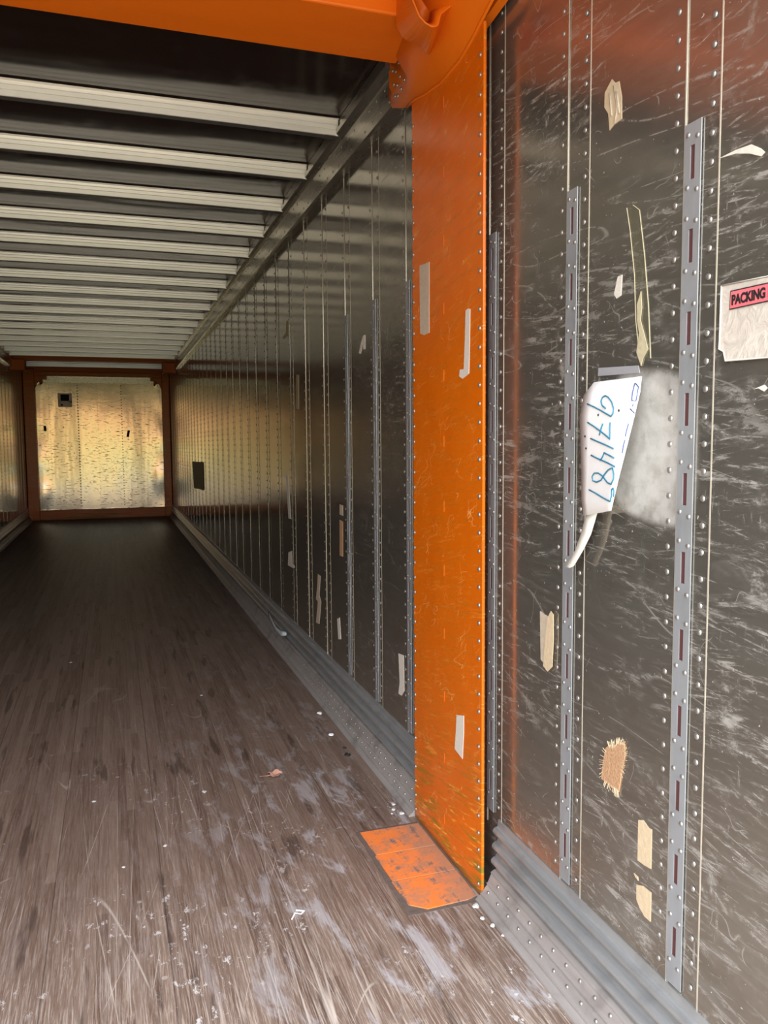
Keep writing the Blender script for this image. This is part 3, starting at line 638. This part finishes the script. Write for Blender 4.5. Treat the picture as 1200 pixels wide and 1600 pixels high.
# dark tape bits on the front wall
def flat_front(name, cx_, cz_, w__, h__, rot, label, cat, mat):
    c, s_ = math.cos(rot), math.sin(rot); pts = [(cx_+c*a-s_*b, cz_+s_*a+c*b) for a, b in ((-w__, -h__), (w__, -h__), (w__*.9, h__), (-w__, h__*.9))]
    o = MB().prism_y(pts, YF-.045, YF-.035).build(name, mat, None); tag(o, label, cat); return o
flat_front('dark_tape', -.925, 1.655, .022, .048, .05, 'small dark rectangle stuck near the left edge of the front wall', 'tape', M['dark'])
flat_front('dark_tape', .50, 1.555, .022, .062, -.22, 'tilted small dark rectangle stuck right of the middle of the front wall', 'tape', M['dark'])

# far crossbeam with corner heads
cb = empty('far_crossbeam', (0, YH, 2.7), 'dim orange crossbeam with corner heads close to the front wall', 'crossbeam')
under(MB().box((-1.21, YH, 2.672), (1.21, YH+.22, 2.757)).build('beam', M['orange_clean'], None, bevel=.004), cb)
for s_ in (-1, 1):
    under(MB().box((s_*1.253, YH, 2.51), (s_*1.03, YH+.24, 2.70)).build('corner_head', M['orange_clean'], None, bevel=.01), cb)

# ------------------------------------------------------------------ things stuck on the right wall
def flat(name, pts, label, cat, mat, x=XW, th=.0015, group=None, lift=.0):
    o = MB().prism_x(pts, x-th-lift, x-lift+.0005).build(name, mat, None)
    return tag(o, label, cat, group)
# white paper tag
tg = empty('paper_tag', tuple(D['tag'][0][6]), 'curling white paper tag with blue handwritten digits hanging on the near wall', 'paper tag')
under(MB().grid([[tuple(p) for p in r] for r in D['tag']]).build('sheet', M['paper'], None, True, .0006), tg)
for s_ in D['ink']:
    P = [Vector(p) for p in s_]; Q = []
    for a, b in zip(P, P[1:]): Q += [a, a.lerp(b, .5)]
    Q.append(P[-1])
    under(tag(MB().tube(Q, .0015, 6).build('marker_stroke', M['blue'], None, True), 'blue marker stroke'), tg)
for s_ in D['ink2']: under(tag(MB().tube(s_, .0011, 6).build('marker_stroke', M['navy'], None, True), 'navy marker stroke'), tg)
for s_ in D['dots']: under(tag(MB().dome(s_, (-1, 0, 0), .0028, .001, 8).build('punched_hole', M['black'], None), 'small dark hole'), tg)
a_, b_ = D['strap']
o = MB().grid([[(1.232-.004*i, p[0], p[1]) for i, p in enumerate(a_)], [(1.236-.004*i, p[0], p[1]) for i, p in enumerate(b_)]]).build('tie_strip', M['paper2'], None, True, .001)
under(tag(o, 'torn grey-white strip hanging from its lower edge'), tg)
flat('grey_tape_strip', D['gray'], 'short level strip of grey translucent tape above the white paper tag', 'tape', M['grey_tape'])
lt = empty('clear_tape', (1.25, 1.45, 1.65), 'long strip of clear yellowed tape running down to the white paper tag', 'tape')
l0, l1 = D['longtape']
under(MB().grid([[(1.2543, *p) for p in l0], [(1.2543, *p) for p in l1]]).build('film', M['film'], None), lt)
for l_ in (l0, l1): under(tag(MB().tube([(1.2540, *p) for p in l_], .0009, 5).build('rolled_edge', M['glue'], None), 'pale rolled edge'), lt)
under(tag(MB().prism_x(D['longtape_crud'], 1.2520, 1.2538).build('crumpled_glue', M['glue'], None), 'crumpled yellow glue'), lt)
# packing pouch
pp = empty('packing_pouch', (1.25, 1.1, 1.5), 'wrinkled clear packing list pouch with a red printed band stuck on the wall', 'pouch')
under(MB().prism_x(D['env'], 1.2505, 1.2545).build('plastic_pouch', M['pouch'], None, bevel=.001), pp)
ev = D['env']
under(MB().tube([(1.250, *p) for p in ev+[ev[0]]], .0016, 6).build('wrinkled_rim', M['paper2'], None, True), pp)
under(tag(MB().prism_x(D['pack'], 1.2492, 1.2502).build('printed_band', M['pink'], None), 'faded red band reading PACKING'), pp)
pkv = D['pack']; under(MB().tube([(1.2490, *p) for p in (pkv[1], pkv[0], pkv[3], pkv[2])], .0011, 5).build('band_outline', M['black'], None), pp)
tc_ = bpy.data.curves.new('lettering', 'FONT'); tc_.body = 'PACKING LIST'; tc_.size = .0175; tc_.extrude = .0004; tc_.offset = .0007
to = bpy.data.objects.new('lettering', tc_); COL.objects.link(to)
# letters run towards the doors (-Y) with up = +Z, facing -X
tz = D['packtext'][0]
to.data.materials.append(M['black'])
yv = Vector((0, 0, 1)); xv = Vector((0, -1, 0)); zv = xv.cross(yv)
to.matrix_world = Matrix(((xv.x, yv.x, zv.x, 1.2486), (xv.y, yv.y, zv.y, 1.1775), (xv.z, yv.z, zv.z, 1.581), (0, 0, 0, 1)))
to.scale = (.78, 1, 1)
# -> mesh
dg = bpy.context.evaluated_depsgraph_get(); me_ = bpy.data.meshes.new_from_object(to.evaluated_get(dg)); mw = to.matrix_world.copy()
mo = bpy.data.objects.new('lettering', me_); COL.objects.link(mo); bpy.data.objects.remove(to)
me_.transform(Matrix(((xv.x, yv.x, zv.x, 1.2486), (xv.y, yv.y, zv.y, 1.1775), (xv.z, yv.z, zv.z, 1.580), (0, 0, 0, 1))) @ Matrix.Diagonal((1.04, 1.32, 1, 1)))
under(tag(mo, 'black capital letters'), pp)

t1 = empty('torn_tape', (1.25, 1.81, .84), 'torn cream tape with a lifted curl, left of the middle slotted track', 'tape', 'torn cream tape scraps on the near wall')
under(MB().prism_x(D['rip1'], 1.2525, 1.2555).build('tape_body', M['tape_old'], None), t1)
under(tag(MB().prism_x(D['rip1b'], 1.247, 1.2486).build('lifted_curl', M['tape'], None), 'paler lifted strip'), t1)
fz = empty('torn_paper_patch', (1.25, 1.51, .62), 'rough brown torn paper patch low between the two near tracks', 'paper scrap')
under(MB().prism_x(D['fuzz'], 1.2515, 1.2555).build('patch', M['cardb'], None), fz)
mb = MB(); P = D['fuzz']
for k in range(90):
    i = random.randrange(len(P)); a, b = P[i], P[(i+1) % len(P)]; u = random.random(); y = a[0]+(b[0]-a[0])*u; z = a[1]+(b[1]-a[1])*u
    cy_, cz_ = 1.51, .625; dy, dz = y-cy_, z-cz_; L_ = math.hypot(dy, dz); q = random.uniform(.006, .014)
    mb.tube([(1.252, y-dy/L_*.006, z-dz/L_*.006), (1.2505, y+dy/L_*q+random.uniform(-.004, .004), z+dz/L_*q)], .0006, 4)
under(tag(mb.build('frayed_edge', M['fray'], None), 'frayed fibres round its edge', kind='stuff'), fz)
flat('torn_tape', D['ply1'], 'upper of two cream tape scraps low beside the nearest slotted track', 'tape', M['tape'], group='torn cream tape scraps on the near wall')
flat('torn_tape', D['ply2'], 'lower of two cream tape scraps low beside the nearest slotted track', 'tape', M['tape'], group='torn cream tape scraps on the near wall')
flat('tape_shred', D['ply1s'], 'tiny cream shred between the two low cream tape scraps', 'tape', M['tape'])
TOPT = flat('torn_tape', D['topt'], 'crumpled cream tape scrap high on the near wall below the orange reflection', 'tape', M['tape'], group='torn cream tape scraps on the near wall')
for p_ in ([(1.55, 2.10), (1.535, 2.05), (1.545, 2.02)], [(1.565, 2.09), (1.556, 2.04)], [(1.54, 2.085), (1.528, 2.035)]):
    fo = tag(MB().tube([(XW-.0022, *q) for q in p_], .0022, 5).build('fold', M['tape_old'], None, True), 'darker fold'); fo.parent = TOPT
flat('white_scrap', D['wht'], 'small white scrap left of the long clear tape', 'paper scrap', M['paper2'])
flat('tape_shred', D['edgechip'], 'ragged pale shred high beside the right edge of the wall', 'tape', M['paper2'])
flat('tape_shred', D['edgechip2'], 'tiny pale shred below the packing pouch', 'tape', M['paper2'])
# on the orange post
flat('torn_tape', D['posta'], 'wide worn tape strip high on the orange post, at its far edge', 'tape', M['tape_old'], PX, group='tape strips on the orange post')
flat('torn_tape', D['postb'], 'thin pale J-shaped tape strip on the orange post', 'tape', M['paper2'], PX, group='tape strips on the orange post')
flat('torn_tape', D['postc'], 'short pale tape strip low on the orange post', 'tape', M['paper2'], PX, group='tape strips on the orange post')
# beyond the post
G2 = 'tape scraps on the wall beyond the orange post'
for key, lab, mt in (('in_a', 'pale tape strip low on the wall, nearest the far side of the orange post', 'paper2'),
                     ('in_b', 'short pale tape strip low on the wall, left of the far slotted tracks', 'paper2'),
                     ('in_c1', 'small brown tape square just above the long brown tape strip', 'tape_old'),
                     ('in_c', 'long brown tape strip at mid height beyond the post', 'cardb'),
                     ('in_d', 'thin white tape sliver standing beside a panel seam at mid height', 'paper2'),
                     ('in_e', 'narrow yellowish tape strip high on the wall, left of the others', 'tape_dim'),
                     ('in_f', 'ragged cream glue streak low on the wall above the torn plastic', 'tape_old'),
                     ('in_g', 'crooked white scrap high on the wall between the far tracks', 'paper2'),
                     ('in_h', 'hooked grey scrap highest on the wall beyond the post', 'tape_dim'),
                     ('in_i', 'small white L-shaped scrap low beyond the long sliver', 'paper2')):
    flat('torn_tape', D[key], lab, 'tape', M[mt], group=G2)
flat('dark_placard', D['dark'], 'dark rectangular patch far down the right wall', 'placard', M['placard'], XW-.004, .003)
# torn plastic on the base rail
sv = D['strip']; top = [(1.243, y, .235+.0) for x, y, z in sv]
st = [(x_-.016, y_, z_) for x_, y_, z_ in [(1.236, 5.62, .175), (1.222, 5.5, .168), (1.215, 5.35, .150), (1.210, 5.2, .142), (1.212, 5.05, .150), (1.225, 4.95, .165)]]
o = MB().grid([st, [(x-.006, y-.02, z-.022-.006*math.sin(i*2.1)) for i, (x, y, z) in enumerate(st)]]).build('torn_plastic_strip', M['plastic'], None, True, .002)
tag(o, 'torn pale plastic strip draped on the scuff rail beyond the post', 'plastic scrap')

# ------------------------------------------------------------------ things lying on the floor
lf = empty('dry_leaf', (.793, 3.164, .004), 'small curled pinkish brown dry leaf on the floor', 'leaf')
pts = []
for k in range(22):
    a = 2*math.pi*k/22; r = .030*(.62+.38*abs(math.cos(2.5*a)))*(1+.15*math.sin(3*a)); pts.append((r*math.cos(a), r*math.sin(a)*1.1, .004+.010*abs(math.sin(a*1.5))))
mb = MB(); mb.v = [(0, 0, .002)]+pts; mb.f = [[0, 1+k, 1+(k+1) % 22] for k in range(22)]
mb.build('blade', M['leaf'], lf, False, .001)
MB().tube([(-.01, 0, .004), (-.035, -.004, .004), (-.062, .006, .002)], .0012, 5).build('stem', M['leaf'], lf)
def chunk(x, y, s_, label, mat='crumb', name='debris_chip', cat='debris', sq=.5):
    rnd = random.Random(int(x*991+y*773)); mb = MB(); n = 9
    ring0 = [(s_*math.cos(2*math.pi*k/n)*rnd.uniform(.7, 1.2), s_*math.sin(2*math.pi*k/n)*rnd.uniform(.7, 1.5), 0) for k in range(n)]
    ring1 = [(a*.7, b*.7, s_*sq*rnd.uniform(.6, 1)) for a, b, c in ring0]
    mb.v = ring0+ring1+[(0, 0, s_*sq)]; mb.f = [[k, (k+1) % n, n+(k+1) % n, n+k] for k in range(n)]+[[n+k, n+(k+1) % n, 2*n] for k in range(n)]+[list(range(n))[::-1]]
    return tag(mb.build(name, M[mat], None, False, 0, 0, (x, y, .0008)), label, cat)
chunk(1.150, 3.85, .014, 'white crumb on the floor by the scuff rail, farther of two beyond the post', 'paper')
chunk(1.125, 3.54, .013, 'white crumb on the floor by the scuff rail, nearer of two beyond the post', 'paper')
chunk(1.13, 3.28, .015, 'small dark lump on the floor by the scuff rail beyond the post', 'dark')
chunk(1.14, 3.36, .010, 'tiny dark speck beside the dark lump by the scuff rail', 'dark')
o = MB().tube([(.648, 2.16, .003), (.662, 2.185, .004), (.678, 2.175, .004), (.690, 2.188, .003), (.668, 2.20, .003)], .0022, 5).build('paper_curl', M['paper'], None); tag(o, 'tiny white curl of paper on the near floor left of the orange plate', 'paper scrap')
for k, (x, y, s_) in enumerate(((1.168, 2.05, .011), (1.160, 1.99, .007), (1.172, 1.95, .008), (1.178, 1.90, .005))):
    chunk(x, y, s_, 'pale grit crumb at the near foot of the orange post', 'crumb')['group'] = 'grit crumbs at the near foot of the orange post'
for k, (x, y, s_) in enumerate(((1.165, 2.68, .010), (1.145, 2.72, .008), (1.16, 2.76, .009), (1.13, 2.69, .005))):
    chunk(x, y, s_, 'pale grit crumb at the far foot of the orange post', 'crumb')['group'] = 'grit crumbs at the far foot of the orange post'
for k, (x, y, s_) in enumerate(((.505, 3.11, .009), (.10, 3.16, .008), (-.08, 5.3, .010), (.62, 4.35, .008), (.20, 2.62, .006), (.335, 2.72, .007))):
    chunk(x, y, s_, 'small white fleck lying out on the open floor', 'crumb', sq=.25)['group'] = 'white flecks scattered on the open floor'
